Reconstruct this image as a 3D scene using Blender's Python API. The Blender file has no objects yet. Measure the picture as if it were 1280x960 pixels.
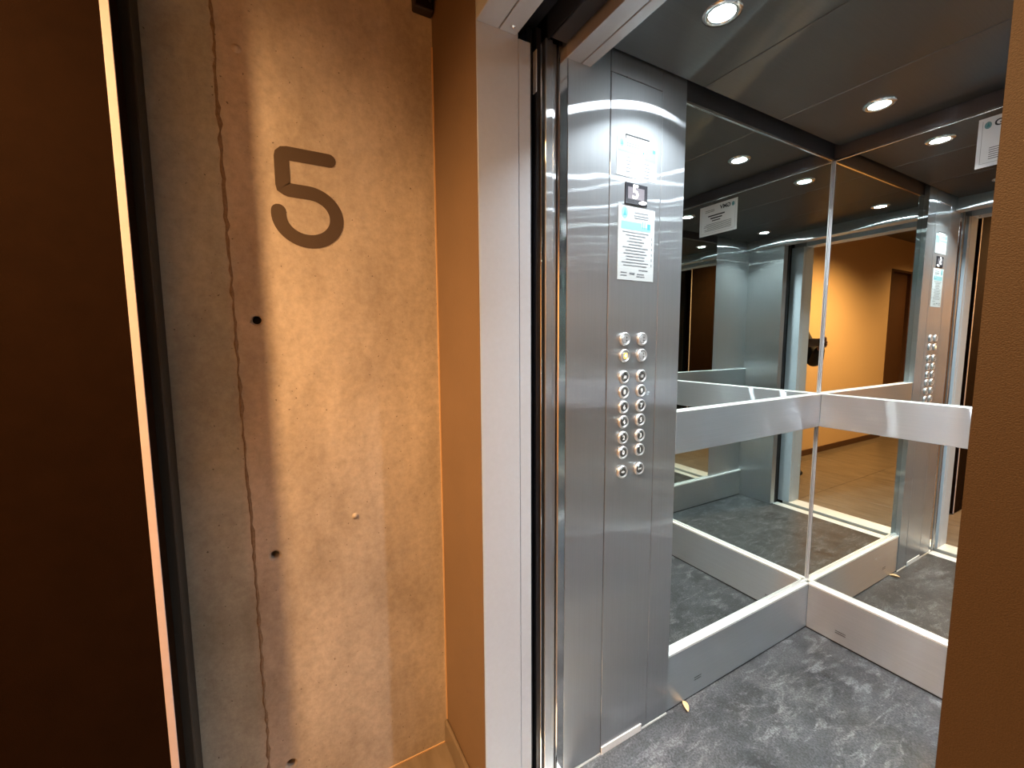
import bpy, bmesh, math, random
from mathutils import Vector, Matrix
from math import sin, cos, pi, radians
random.seed(5)
scene = bpy.context.scene
COL = scene.collection

# ------------------------------------------------------------------ camera
FPX, EYE = 529.66, 1.352
YAW, PITCH, ROLL = map(radians, (60.9514, 5.691, -0.3487))
fw = Vector((-sin(YAW)*cos(PITCH), cos(YAW)*cos(PITCH), -sin(PITCH)))
_rt = Vector((cos(YAW), sin(YAW), 0)); _up = _rt.cross(fw)
rt = _rt*cos(ROLL) + _up*sin(ROLL); up = _up*cos(ROLL) - _rt*sin(ROLL)
cd = bpy.data.cameras.new('camera'); cam = bpy.data.objects.new('camera', cd); COL.objects.link(cam)
cd.sensor_fit = 'HORIZONTAL'; cd.sensor_width = 36.0; cd.lens = 36.0*FPX/1280.0; cd.clip_start = 0.01
M = Matrix((rt, up, -fw)).transposed().to_4x4(); M.translation = Vector((0, 0, EYE)); cam.matrix_world = M
scene.camera = cam

# ------------------------------------------------------------------ world, exposure
w = bpy.data.worlds.new('World'); scene.world = w; w.use_nodes = True
w.node_tree.nodes['Background'].inputs[0].default_value = (0.02, 0.018, 0.016, 1)
w.node_tree.nodes['Background'].inputs[1].default_value = 0.3
vs = scene.view_settings
vs.view_transform = 'Standard'; vs.look = 'None'; vs.exposure = 0.0; vs.gamma = 1.0; vs.use_curve_mapping = False
try:
    scene.cycles.max_bounces = 24; scene.cycles.glossy_bounces = 20; scene.cycles.diffuse_bounces = 5
    scene.cycles.sample_clamp_indirect = 60.0; scene.cycles.blur_glossy = 0.0
except Exception:
    pass
CABIN_LAMP_W = 11.5
CABIN_LAMP_COL = (0.87, 0.955, 1.0)
HALL_LAMP_W = 520.0
HALL_LAMP_COL = (1.0, 0.54, 0.22)

# ------------------------------------------------------------------ main dimensions (m)
XM, XR, YM, ZC = -0.990, 0.238, 2.137, 2.16      # mirror planes left / right / back, cabin ceiling
ZMT, ZSK = 2.114, 0.222                          # mirror top, skirting top
XCOP = -0.968                                    # face of control column
YF = 0.757                                       # inner face of cabin front
XJL, XJR, YW = -0.960, -0.105, 0.4435            # landing jambs, landing wall
XC = -1.263                                      # concrete wall
XH, YEND, ZH = 0.62, -4.4, 2.70                  # hall right wall, end wall, ceiling

# ------------------------------------------------------------------ materials
def mat(name):
    m = bpy.data.materials.new(name); m.use_nodes = True
    nt = m.node_tree; b = nt.nodes['Principled BSDF']
    return m, nt, b
def simple(name, col, rough=0.5, metal=0.0, emit=None, es=0.0, noise=0.0, nscale=30.0, bump=0.0, bscale=200.0, coat=0.0, spec=None):
    m, nt, b = mat(name)
    b.inputs['Base Color'].default_value = (*col, 1); b.inputs['Roughness'].default_value = rough
    b.inputs['Metallic'].default_value = metal
    if spec is not None: b.inputs['Specular IOR Level'].default_value = spec
    if coat: b.inputs['Coat Weight'].default_value = coat; b.inputs['Coat Roughness'].default_value = 0.1
    if emit: b.inputs['Emission Color'].default_value = (*emit, 1); b.inputs['Emission Strength'].default_value = es
    if noise or bump:
        tc = nt.nodes.new('ShaderNodeTexCoord')
    if noise:
        n = nt.nodes.new('ShaderNodeTexNoise'); n.inputs['Scale'].default_value = nscale; n.inputs['Detail'].default_value = 6
        nt.links.new(tc.outputs['Object'], n.inputs['Vector'])
        mx = nt.nodes.new('ShaderNodeMix'); mx.data_type = 'RGBA'
        mx.inputs[6].default_value = (*[c*(1-noise) for c in col], 1); mx.inputs[7].default_value = (*[min(1, c*(1+noise)) for c in col], 1)
        nt.links.new(n.outputs['Fac'], mx.inputs[0]); nt.links.new(mx.outputs[2], b.inputs['Base Color'])
    if bump:
        n2 = nt.nodes.new('ShaderNodeTexNoise'); n2.inputs['Scale'].default_value = bscale; n2.inputs['Detail'].default_value = 3
        nt.links.new(tc.outputs['Object'], n2.inputs['Vector'])
        bp = nt.nodes.new('ShaderNodeBump'); bp.inputs['Strength'].default_value = bump; bp.inputs['Distance'].default_value = 0.004
        nt.links.new(n2.outputs['Fac'], bp.inputs['Height']); nt.links.new(bp.outputs['Normal'], b.inputs['Normal'])
    return m
def steel(name, grain_dir, col=(0.63, 0.665, 0.70), soft=0.60, streak=0.032, aniso=0.93, soft_mix=0.42, grain=(1, 1, 1), gamp=0.08, wave=0.05):
    """brushed stainless steel: a narrow lobe smeared across the grain plus a soft lobe.
    grain_dir: 'H' = level grain on a wall, or a fixed direction of the grain"""
    m, nt, b = mat(name)
    out = nt.nodes['Material Output']; nt.nodes.remove(b)
    an = nt.nodes.new('ShaderNodeBsdfAnisotropic'); an.inputs['Roughness'].default_value = math.sqrt(streak); an.inputs['Anisotropy'].default_value = aniso
    an.distribution = 'BECKMANN'
    so = nt.nodes.new('ShaderNodeBsdfAnisotropic'); so.distribution = 'GGX'; so.inputs['Roughness'].default_value = soft; so.inputs['Anisotropy'].default_value = 0.3
    if grain_dir == 'H':
        g = nt.nodes.new('ShaderNodeNewGeometry'); c = nt.nodes.new('ShaderNodeVectorMath'); c.operation = 'CROSS_PRODUCT'
        c.inputs[0].default_value = (0, 0, 1); nt.links.new(g.outputs['True Normal'], c.inputs[1])
    else:
        c = nt.nodes.new('ShaderNodeCombineXYZ')
        for i in range(3): c.inputs[i].default_value = grain_dir[i]
    nt.links.new(c.outputs[0], an.inputs['Tangent']); nt.links.new(c.outputs[0], so.inputs['Tangent'])
    tc = nt.nodes.new('ShaderNodeTexCoord'); mp = nt.nodes.new('ShaderNodeMapping'); mp.inputs['Scale'].default_value = grain
    n = nt.nodes.new('ShaderNodeTexNoise'); n.inputs['Scale'].default_value = 1.0; n.inputs['Detail'].default_value = 5
    nt.links.new(tc.outputs['Object'], mp.inputs[0]); nt.links.new(mp.outputs[0], n.inputs['Vector'])
    mx = nt.nodes.new('ShaderNodeMix'); mx.data_type = 'RGBA'
    mx.inputs[6].default_value = (*[x*(1-gamp) for x in col], 1); mx.inputs[7].default_value = (*[min(1, x*(1+gamp)) for x in col], 1)
    nt.links.new(n.outputs['Fac'], mx.inputs[0])
    nt.links.new(mx.outputs[2], an.inputs['Color']); nt.links.new(mx.outputs[2], so.inputs['Color'])
    if wave:
        wn = nt.nodes.new('ShaderNodeTexNoise'); wn.inputs['Scale'].default_value = 7.0; wn.inputs['Detail'].default_value = 1
        nt.links.new(tc.outputs['Object'], wn.inputs['Vector'])
        bp = nt.nodes.new('ShaderNodeBump'); bp.inputs['Strength'].default_value = wave; bp.inputs['Distance'].default_value = 0.02
        nt.links.new(wn.outputs['Fac'], bp.inputs['Height'])
        nt.links.new(bp.outputs['Normal'], an.inputs['Normal']); nt.links.new(bp.outputs['Normal'], so.inputs['Normal'])
    ms = nt.nodes.new('ShaderNodeMixShader'); ms.inputs[0].default_value = soft_mix
    nt.links.new(an.outputs[0], ms.inputs[1]); nt.links.new(so.outputs[0], ms.inputs[2]); nt.links.new(ms.outputs[0], out.inputs['Surface'])
    return m

MAT = {}
MAT['steel_v'] = steel('brushed_steel_upright_grain', (0, 0, 1), grain=(300, 300, 4))
MAT['steel_h'] = steel('brushed_steel_level_grain', 'H', grain=(4, 4, 300))
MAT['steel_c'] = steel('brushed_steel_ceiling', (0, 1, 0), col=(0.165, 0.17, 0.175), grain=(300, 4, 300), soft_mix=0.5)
MAT['steel_dark'] = steel('dark_steel', 'H', col=(0.16, 0.16, 0.18), grain=(300, 300, 4), soft_mix=0.7)
MAT['transom'] = simple('satin_steel', (0.50, 0.50, 0.51), 0.5, 0.55, noise=0.05, nscale=80)
MAT['chrome'] = simple('chrome', (0.75, 0.76, 0.77), 0.12, 1.0)
MAT['alu'] = simple('anodised_aluminium', (0.86, 0.87, 0.84), 0.42, 0.6, noise=0.05, nscale=60)
MAT['mirror'] = simple('mirror_glass', (0.745, 0.795, 0.76), 0.0, 1.0)
MAT['black'] = simple('black_rubber', (0.006, 0.006, 0.008), 0.5)
MAT['shaft'] = simple('shaft_black', (0.004, 0.004, 0.007), 0.7)
MAT['door_dark'] = simple('door_edge_black', (0.012, 0.012, 0.014), 0.28)
MAT['track'] = simple('track_metal', (0.035, 0.028, 0.026), 0.5, 0.3)
MAT['grey_paint'] = simple('grey_satin_paint', (0.47, 0.52, 0.585), 0.42, 0.0, noise=0.05, nscale=90, bump=0.05, bscale=900)
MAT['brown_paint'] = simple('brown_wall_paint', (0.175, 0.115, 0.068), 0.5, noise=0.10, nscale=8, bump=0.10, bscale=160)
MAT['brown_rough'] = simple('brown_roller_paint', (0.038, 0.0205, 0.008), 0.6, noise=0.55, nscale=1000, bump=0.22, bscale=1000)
MAT['orange_paint'] = simple('ochre_wall_paint', (0.71, 0.495, 0.275), 0.6, noise=0.05, nscale=4, bump=0.05, bscale=200)
MAT['hall_ceiling'] = simple('hall_ceiling_paint', (0.13, 0.10, 0.07), 0.7, noise=0.05)
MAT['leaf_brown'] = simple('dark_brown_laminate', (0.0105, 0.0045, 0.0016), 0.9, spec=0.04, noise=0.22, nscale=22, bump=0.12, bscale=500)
MAT['pale_edge'] = simple('pale_door_edge', (0.64, 0.56, 0.60), 0.5, noise=0.08, nscale=40)
MAT['frame_black'] = simple('dark_frame_paint', (0.020, 0.021, 0.019), 0.5)
MAT['num_paint'] = simple('number_brown_paint', (0.068, 0.047, 0.033), 0.5, noise=0.06, nscale=60)
MAT['paper'] = simple('white_paper_dimmed', (0.38, 0.40, 0.40), 0.8)  # white paper darkened to offset the downlight close to the column
MAT['paper_bright'] = simple('white_paper_undimmed', (0.74, 0.77, 0.79), 0.6)  # same white paper left undarkened, farther from the downlights
MAT['ink'] = simple('black_ink', (0.02, 0.022, 0.025), 0.6)
MAT['ink_grey'] = simple('grey_print', (0.13, 0.14, 0.15), 0.6)
MAT['teal'] = simple('teal_print', (0.05, 0.24, 0.27), 0.6)
MAT['teal_light'] = simple('pale_teal_print', (0.16, 0.32, 0.34), 0.6)
MAT['screen'] = simple('display_black', (0.02, 0.02, 0.024), 0.2)
MAT['screen_lit'] = simple('display_backlight', (0.10, 0.09, 0.10), 0.2, emit=(0.8, 0.75, 0.8), es=0.12)
MAT['led'] = simple('led_white', (0.9, 0.9, 0.9), 0.4, emit=(1, 0.98, 1), es=2.2)
MAT['amber'] = simple('led_amber', (0.9, 0.65, 0.1), 0.4, emit=(1, 0.62, 0.06), es=0.9)
MAT['btn'] = simple('button_chrome', (0.74, 0.74, 0.74), 0.16, 1.0)
MAT['btn_ring'] = simple('button_ring_satin', (0.86, 0.86, 0.86), 0.30, 0.85)
MAT['btn_face'] = simple('button_face_steel', (0.30, 0.30, 0.30), 0.28, 1.0)
MAT['num_white'] = simple('numeral_white', (0.85, 0.85, 0.84), 0.5)
MAT['btn_dark'] = simple('button_dark_face', (0.60, 0.60, 0.60), 0.50, 0.8)
MAT['lens'] = simple('lamp_lens', (0.9, 0.9, 0.9), 0.5, emit=CABIN_LAMP_COL, es=100.0)
MAT['hall_lens'] = simple('hall_lamp_lens', (0.9, 0.8, 0.6), 0.5, emit=HALL_LAMP_COL, es=12.0)
MAT['grout'] = simple('grout', (0.50, 0.40, 0.30), 0.8)
MAT['dryleaf'] = simple('dry_leaf', (0.62, 0.40, 0.20), 0.6, noise=0.3, nscale=120)
MAT['tape'] = simple('worn_white_tape', (0.72, 0.73, 0.72), 0.5, noise=0.15, nscale=200)
MAT['caulk'] = simple('sealant', (0.62, 0.42, 0.24), 0.45)
MAT['skin'] = simple('skin', (0.42, 0.24, 0.16), 0.5)
MAT['jacket'] = simple('black_jacket', (0.012, 0.012, 0.014), 0.75)
MAT['jeans'] = simple('dark_jeans', (0.022, 0.028, 0.045), 0.8)
MAT['hair'] = simple('dark_hair', (0.02, 0.014, 0.010), 0.5)
MAT['shoe'] = simple('dark_shoe', (0.02, 0.02, 0.02), 0.5)
MAT['eye'] = simple('eye', (0.05, 0.04, 0.03), 0.2)
MAT['lip'] = simple('lip', (0.40, 0.17, 0.13), 0.5)
MAT['phone'] = simple('phone_body', (0.11, 0.075, 0.06), 0.25)
MAT['wood_door'] = simple('dark_wood_door', (0.085, 0.036, 0.014), 0.45, noise=0.25, nscale=14)

def concrete_mat():
    m, nt, b = mat('fair_faced_concrete')
    tc = nt.nodes.new('ShaderNodeTexCoord')
    def noise(scale, detail, rough=0.6, vec=(1, 1, 1)):
        mp = nt.nodes.new('ShaderNodeMapping'); mp.inputs['Scale'].default_value = vec
        n = nt.nodes.new('ShaderNodeTexNoise'); n.inputs['Scale'].default_value = scale; n.inputs['Detail'].default_value = detail
        n.inputs['Roughness'].default_value = rough
        nt.links.new(tc.outputs['Object'], mp.inputs[0]); nt.links.new(mp.outputs[0], n.inputs['Vector']); return n
    big = noise(3.2, 7, 0.62, (1, 1.4, 0.7)); fine = noise(46, 8, 0.75); pit = noise(110, 2, 0.5)
    r1 = nt.nodes.new('ShaderNodeValToRGB'); e = r1.color_ramp.elements
    e[0].position = 0.30; e[0].color = (0.33, 0.29, 0.245, 1); e[1].position = 0.72; e[1].color = (0.60, 0.55, 0.49, 1)
    nt.links.new(big.outputs['Fac'], r1.inputs[0])
    r2 = nt.nodes.new('ShaderNodeValToRGB'); e = r2.color_ramp.elements
    e[0].position = 0.30; e[0].color = (0.70, 0.69, 0.67, 1); e[1].position = 0.66; e[1].color = (1.07, 1.06, 1.05, 1)
    nt.links.new(fine.outputs['Fac'], r2.inputs[0])
    mx = nt.nodes.new('ShaderNodeMix'); mx.data_type = 'RGBA'; mx.blend_type = 'MULTIPLY'; mx.inputs[0].default_value = 0.8
    nt.links.new(r1.outputs[0], mx.inputs[6]); nt.links.new(r2.outputs[0], mx.inputs[7])
    r3 = nt.nodes.new('ShaderNodeValToRGB'); e = r3.color_ramp.elements
    e[0].position = 0.245; e[0].color = (0.35, 0.33, 0.31, 1); e[1].position = 0.285; e[1].color = (1, 1, 1, 1)
    nt.links.new(pit.outputs['Fac'], r3.inputs[0])
    mx2 = nt.nodes.new('ShaderNodeMix'); mx2.data_type = 'RGBA'; mx2.blend_type = 'MULTIPLY'; mx2.inputs[0].default_value = 1.0
    nt.links.new(mx.outputs[2], mx2.inputs[6]); nt.links.new(r3.outputs[0], mx2.inputs[7])
    # darker, cooler tint on one side of the joint
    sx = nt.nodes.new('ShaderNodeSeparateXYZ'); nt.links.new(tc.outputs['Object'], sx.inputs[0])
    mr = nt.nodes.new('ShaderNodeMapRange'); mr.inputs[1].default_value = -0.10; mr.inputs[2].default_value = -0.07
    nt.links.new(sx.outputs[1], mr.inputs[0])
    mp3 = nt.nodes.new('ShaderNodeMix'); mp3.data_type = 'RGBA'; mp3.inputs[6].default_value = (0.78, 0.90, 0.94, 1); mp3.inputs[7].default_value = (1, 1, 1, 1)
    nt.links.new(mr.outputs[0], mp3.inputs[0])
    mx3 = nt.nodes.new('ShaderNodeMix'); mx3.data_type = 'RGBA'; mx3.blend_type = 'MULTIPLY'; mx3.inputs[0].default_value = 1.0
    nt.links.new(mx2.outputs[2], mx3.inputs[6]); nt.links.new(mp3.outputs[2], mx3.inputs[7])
    nt.links.new(mx3.outputs[2], b.inputs['Base Color'])
    b.inputs['Roughness'].default_value = 0.62
    ad = nt.nodes.new('ShaderNodeMath'); ad.operation = 'ADD'
    nt.links.new(fine.outputs['Fac'], ad.inputs[0]); nt.links.new(big.outputs['Fac'], ad.inputs[1])
    bp = nt.nodes.new('ShaderNodeBump'); bp.inputs['Strength'].default_value = 0.25; bp.inputs['Distance'].default_value = 0.006
    nt.links.new(ad.outputs[0], bp.inputs['Height']); nt.links.new(bp.outputs['Normal'], b.inputs['Normal'])
    return m
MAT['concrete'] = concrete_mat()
MAT['joint'] = simple('rough_mortar', (0.22, 0.165, 0.115), 0.8, noise=0.5, nscale=140, bump=0.6, bscale=260)

def vinyl_mat():
    m, nt, b = mat('dark_mottled_cabin_floor')
    tc = nt.nodes.new('ShaderNodeTexCoord')
    def noise(scale, detail, rough, vec=(1, 1, 1), dist=0.0):
        mp = nt.nodes.new('ShaderNodeMapping'); mp.inputs['Scale'].default_value = vec
        n = nt.nodes.new('ShaderNodeTexNoise'); n.inputs['Scale'].default_value = scale; n.inputs['Detail'].default_value = detail
        n.inputs['Roughness'].default_value = rough; n.inputs['Distortion'].default_value = dist
        nt.links.new(tc.outputs['Object'], mp.inputs[0]); nt.links.new(mp.outputs[0], n.inputs['Vector']); return n
    blot = noise(5.5, 7, 0.68, (1, 1.3, 1), 0.6); grit = noise(150, 3, 0.6); scuff = noise(9, 9, 0.75, (2.2, 0.8, 1), 1.6)
    r = nt.nodes.new('ShaderNodeValToRGB'); e = r.color_ramp.elements
    e[0].position = 0.34; e[0].color = (0.017, 0.018, 0.0195, 1); e[1].position = 0.70; e[1].color = (0.059, 0.062, 0.066, 1)
    nt.links.new(blot.outputs['Fac'], r.inputs[0])
    rs = nt.nodes.new('ShaderNodeValToRGB'); e = rs.color_ramp.elements
    e[0].position = 0.50; e[0].color = (0, 0, 0, 1); e[1].position = 0.86; e[1].color = (1, 1, 1, 1)
    nt.links.new(scuff.outputs['Fac'], rs.inputs[0])
    mx = nt.nodes.new('ShaderNodeMix'); mx.data_type = 'RGBA'
    mx.inputs[7].default_value = (0.22, 0.225, 0.235, 1)
    nt.links.new(rs.outputs[0], mx.inputs[0]); nt.links.new(r.outputs[0], mx.inputs[6])
    rg = nt.nodes.new('ShaderNodeValToRGB'); e = rg.color_ramp.elements
    e[0].position = 0.36; e[0].color = (0.50, 0.50, 0.50, 1); e[1].position = 0.66; e[1].color = (1.75, 1.75, 1.75, 1)
    nt.links.new(grit.outputs['Fac'], rg.inputs[0])
    m2 = nt.nodes.new('ShaderNodeMix'); m2.data_type = 'RGBA'; m2.blend_type = 'MULTIPLY'; m2.inputs[0].default_value = 1
    nt.links.new(mx.outputs[2], m2.inputs[6]); nt.links.new(rg.outputs[0], m2.inputs[7])
    nt.links.new(m2.outputs[2], b.inputs['Base Color'])
    b.inputs['Roughness'].default_value = 0.36
    bp = nt.nodes.new('ShaderNodeBump'); bp.inputs['Strength'].default_value = 0.25; bp.inputs['Distance'].default_value = 0.002
    nt.links.new(grit.outputs['Fac'], bp.inputs['Height']); nt.links.new(bp.outputs['Normal'], b.inputs['Normal'])
    return m
MAT['vinyl'] = vinyl_mat()

def tile_mat():
    m, nt, b = mat('beige_floor_tile')
    tc = nt.nodes.new('ShaderNodeTexCoord'); mp = nt.nodes.new('ShaderNodeMapping'); mp.inputs['Scale'].default_value = (1, 5, 1)
    oi = nt.nodes.new('ShaderNodeObjectInfo'); ad = nt.nodes.new('ShaderNodeVectorMath'); ad.operation = 'ADD'
    n = nt.nodes.new('ShaderNodeTexNoise'); n.inputs['Scale'].default_value = 5; n.inputs['Detail'].default_value = 6
    nt.links.new(tc.outputs['Object'], mp.inputs[0]); nt.links.new(mp.outputs[0], ad.inputs[0])
    ml = nt.nodes.new('ShaderNodeMath'); ml.operation = 'MULTIPLY'; ml.inputs[1].default_value = 40
    nt.links.new(oi.outputs['Random'], ml.inputs[0]); nt.links.new(ml.outputs[0], ad.inputs[1]); nt.links.new(ad.outputs[0], n.inputs['Vector'])
    r = nt.nodes.new('ShaderNodeValToRGB'); e = r.color_ramp.elements
    e[0].position = 0.32; e[0].color = (0.13, 0.10, 0.07, 1); e[1].position = 0.70; e[1].color = (0.21, 0.17, 0.128, 1)
    nt.links.new(n.outputs['Fac'], r.inputs[0]); nt.links.new(r.outputs[0], b.inputs['Base Color'])
    b.inputs['Roughness'].default_value = 0.30
    return m
MAT['tile'] = tile_mat()

# ------------------------------------------------------------------ builders
def mesh_obj(name, bm, m, parent=None, smooth=False):
    me = bpy.data.meshes.new(name); bmesh.ops.recalc_face_normals(bm, faces=bm.faces[:])
    bm.to_mesh(me); bm.free()
    if m: me.materials.append(MAT[m] if isinstance(m, str) else m)
    if smooth:
        for p in me.polygons: p.use_smooth = True
    o = bpy.data.objects.new(name, me); COL.objects.link(o)
    if parent is not None: o.parent = parent
    return o
def add_box(bm, a, b, bev=0.0, seg=1):
    r = bmesh.ops.create_cube(bm, size=1.0)
    vs_ = r['verts']
    for v in vs_:
        v.co = Vector(((a[i]+b[i])/2 + v.co[i]*(b[i]-a[i]) for i in range(3)))
    if bev:
        es = list({e for v in vs_ for e in v.link_edges})
        bmesh.ops.bevel(bm, geom=es, offset=bev, segments=seg, affect='EDGES', profile=0.5)
def box(name, a, b, m, parent=None, bev=0.0, seg=1):
    bm = bmesh.new(); add_box(bm, a, b, bev, seg); return mesh_obj(name, bm, m, parent)
def boxes(name, lst, m, parent=None, bev=0.0):
    bm = bmesh.new()
    for a, b in lst: add_box(bm, a, b, bev)
    return mesh_obj(name, bm, m, parent)
def add_lathe(bm, prof, mtx=Matrix(), n=32, cap=True):
    rings = []
    for r, z in prof:
        rings.append([bm.verts.new(mtx @ Vector((r*cos(2*pi*k/n), r*sin(2*pi*k/n), z))) for k in range(n)])
    for A, B in zip(rings, rings[1:]):
        for k in range(n): bm.faces.new((A[k], A[(k+1) % n], B[(k+1) % n], B[k]))
    if cap:
        bm.faces.new(rings[0][::-1]); bm.faces.new(rings[-1])
def lathe(name, prof, m, parent=None, mtx=Matrix(), n=32, cap=True, smooth=False):
    bm = bmesh.new(); add_lathe(bm, prof, mtx, n, cap); return mesh_obj(name, bm, m, parent, smooth)
def empty(name, loc=(0, 0, 0)):
    o = bpy.data.objects.new(name, None); o.location = loc; o.empty_display_size = 0.05; COL.objects.link(o); return o
def thing(name, label, cat, group=None):
    o = empty(name); return tag(o, label, cat, group)
def tag(o, label, cat, group=None):
    o['label'] = label; o['category'] = cat
    if group: o['group'] = group
    return o
def struct(o, label=None):
    o['kind'] = 'structure'
    if label: o['label'] = label
    return o
def text_mesh(body, size, bold=0.0):
    cu = bpy.data.curves.new('glyphs', 'FONT'); cu.body = body; cu.size = size; cu.align_x = 'CENTER'; cu.align_y = 'CENTER'
    cu.resolution_u = 3; cu.offset = bold
    ob = bpy.data.objects.new('glyphs', cu); COL.objects.link(ob)
    bpy.context.view_layer.update()
    me = bpy.data.meshes.new_from_object(ob.evaluated_get(bpy.context.evaluated_depsgraph_get()))
    bpy.data.objects.remove(ob); bpy.data.curves.remove(cu)
    return me
def text(name, body, size, m, mtx, parent, bold=0.0):
    me = text_mesh(body, size, bold); me.transform(mtx); me.materials.clear(); me.materials.append(MAT[m])
    o = bpy.data.objects.new(name, me); COL.objects.link(o); o.parent = parent; return o
# frames: local x -> right, local y -> up, local z -> out of the wall
def frame_xplus(x, y, z):      # on a wall facing +x (seen with +y to the right)
    return Matrix(((0, 0, 1, x), (1, 0, 0, y), (0, 1, 0, z), (0, 0, 0, 1)))
def frame_yminus(x, y, z):     # on a wall facing -y (seen with +x to the right)
    return Matrix(((1, 0, 0, x), (0, 0, -1, y), (0, 1, 0, z), (0, 0, 0, 1)))
def stroke(pts, width, z0, z1, mtx, bm, caps=True, fix=None):
    """a pen stroke of even width with round ends, raised from z0 to z1"""
    n = len(pts); h = width/2; L = []; R_ = []
    for i, p in enumerate(pts):
        a = Vector(pts[max(0, i-1)]); b = Vector(pts[min(n-1, i+1)]); d = (b-a).normalized(); nn = Vector((-d.y, d.x))
        L.append(Vector(p)+nn*h); R_.append(Vector(p)-nn*h)
    if fix:
        for i in range(n): L[i] = fix(i, L[i])
    def cap(p, d):
        a0 = math.atan2(d.y, d.x); return [Vector(p)+Vector((cos(a0+t), sin(a0+t)))*h for t in [pi/2-pi*k/8 for k in range(1, 8)]]
    d1 = (Vector(pts[-1])-Vector(pts[-2])).normalized(); d0 = (Vector(pts[0])-Vector(pts[1])).normalized()
    for zz in (z1,):
        vl = [bm.verts.new(mtx @ Vector((v.x, v.y, zz))) for v in L]; vr = [bm.verts.new(mtx @ Vector((v.x, v.y, zz))) for v in R_]
        for i in range(n-1): bm.faces.new((vl[i], vl[i+1], vr[i+1], vr[i]))
        if caps:
            c1 = [bm.verts.new(mtx @ Vector((v.x, v.y, zz))) for v in cap(pts[-1], d1)]
            bm.faces.new([vl[-1]]+c1+[vr[-1]])
            c0 = [bm.verts.new(mtx @ Vector((v.x, v.y, zz))) for v in cap(pts[0], d0)]
            bm.faces.new([vr[0]]+c0+[vl[0]])

# ================================================================== CABIN SHELL
fc = struct(box('floor_cabin', (XM, 0.725, -0.03), (XR, YM, 0.0), 'vinyl'), 'dark grey mottled floor of the elevator cabin')
wl = struct(box('wall_cabin_left', (XM-0.03, 0.70, -0.03), (XM-0.006, YM+0.03, 2.30), 'steel_dark'), 'steel wall of the elevator cabin behind the control column')
box('top_panel', (XM-0.006, 1.175, ZMT+0.004), (XM, YM, 2.30), 'steel_dark', wl)
wr = struct(box('wall_cabin_right', (XR+0.006, 0.70, -0.03), (XR+0.03, YM+0.03, 2.30), 'steel_dark'), 'steel and mirror wall facing the control column')
box('top_panel', (XR, 1.18, ZMT+0.004), (XR+0.006, YM, 2.30), 'steel_dark', wr)
box('steel_panel', (XR, YF, 0.0), (XR+0.006, 1.178, 2.30), 'steel_v', wr)
wb = struct(box('wall_cabin_back', (XM-0.03, YM+0.006, -0.03), (XR+0.03, YM+0.03, 2.30), 'steel_dark'), 'back wall of the elevator cabin')
box('top_panel', (XM, YM, ZMT+0.004), (XR, YM+0.006, 2.30), 'steel_dark', wb)
wf = struct(box('wall_cabin_front', (-0.045, 0.700, 0.0), (XR+0.006, YF, 2.30), 'steel_v', bev=0.0015), 'steel return panel and transom around the cabin doorway')
boxes('transom', [((XM, 0.707, 2.092), (XR, 0.755, 2.30)), ((XM, 0.758, 2.092), (XR, 0.787, 2.30))], 'transom', wf, 0.001)
box('transom_face', (XM, 0.7872, 2.093), (XR, 0.7892, 2.235), 'steel_v', wf, 0.0005)
box('corner_post', (-1.010, 0.684, 0.0), (XCOP+0.001, 0.7115, 2.30), 'chrome', wf, 0.002)
cc = struct(box('ceiling_cabin', (XM-0.03, 0.68, 2.24), (XR+0.03, YM+0.03, 2.26), 'shaft'), 'elevator cabin ceiling of brushed steel panels')
for y0, y1 in ((0.79, 1.2445), (1.2475, 1.6735), (1.6765, YM-0.028)):
    box('ceiling_panel', (XM+0.028, y0, ZC), (XR-0.028, y1, ZC+0.012), 'steel_c', cc, 0.0012)

# skirtings
def slots(base, parent, axis):
    for dz in (0.0, 0.009):
        if axis == 'x': box('vent_slot', (XM+0.0175, base[0]-0.02, base[1]+dz), (XM+0.0184, base[0]+0.02, base[1]+dz+0.0028), 'black', parent)
        else: box('vent_slot', (base[0]-0.02, YM-0.0184, base[1]+dz), (base[0]+0.02, YM-0.0175, base[1]+dz+0.0028), 'black', parent)
SKB = 0.007
b1 = struct(box('baseboard_cabin_left', (XM, 1.1755, SKB), (XM+0.018, YM, ZSK-0.010), 'steel_h', bev=0.001), 'steel skirting under the mirror beside the control column')
box('top_profile', (XM-0.002, 1.1755, ZSK-0.0095), (XM+0.0186, YM, ZSK), 'alu', b1, 0.001)
box('mirror_channel', (XM, 1.1755, ZSK+0.0005), (XM+0.006, YM, ZSK+0.010), 'alu', b1, 0.001)
slots((1.345, 0.064), b1, 'x')
box('floor_gap', (XM, 1.1755, 0.0), (XM+0.014, YM, SKB-0.0005), 'black', b1)
b2 = struct(box('baseboard_cabin_back', (XM+0.0185, YM-0.018, SKB), (XR-0.0185, YM, ZSK-0.010), 'steel_h', bev=0.001), 'steel skirting under the back wall mirror')
box('top_profile', (XM+0.0005, YM-0.0186, ZSK-0.0095), (XR-0.0005, YM+0.002, ZSK), 'alu', b2, 0.001)
box('mirror_channel', (XM+0.0065, YM-0.006, ZSK+0.0005), (XR-0.0065, YM, ZSK+0.010), 'alu', b2, 0.001)
slots((-0.834, 0.050), b2, 'y')
box('floor_gap', (XM+0.018, YM-0.014, 0.0), (XR-0.018, YM, SKB-0.0005), 'black', b2)
b3 = struct(box('baseboard_cabin_right', (XR-0.018, YF+0.001, SKB), (XR, YM, ZSK-0.010), 'steel_h', bev=0.001), 'steel skirting under the mirror facing the control column')
box('top_profile', (XR-0.0186, YF+0.001, ZSK-0.0095), (XR+0.002, YM, ZSK), 'alu', b3, 0.001)
box('mirror_channel', (XR-0.006, 1.18, ZSK+0.0005), (XR, YM, ZSK+0.010), 'alu', b3, 0.001)
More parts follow.
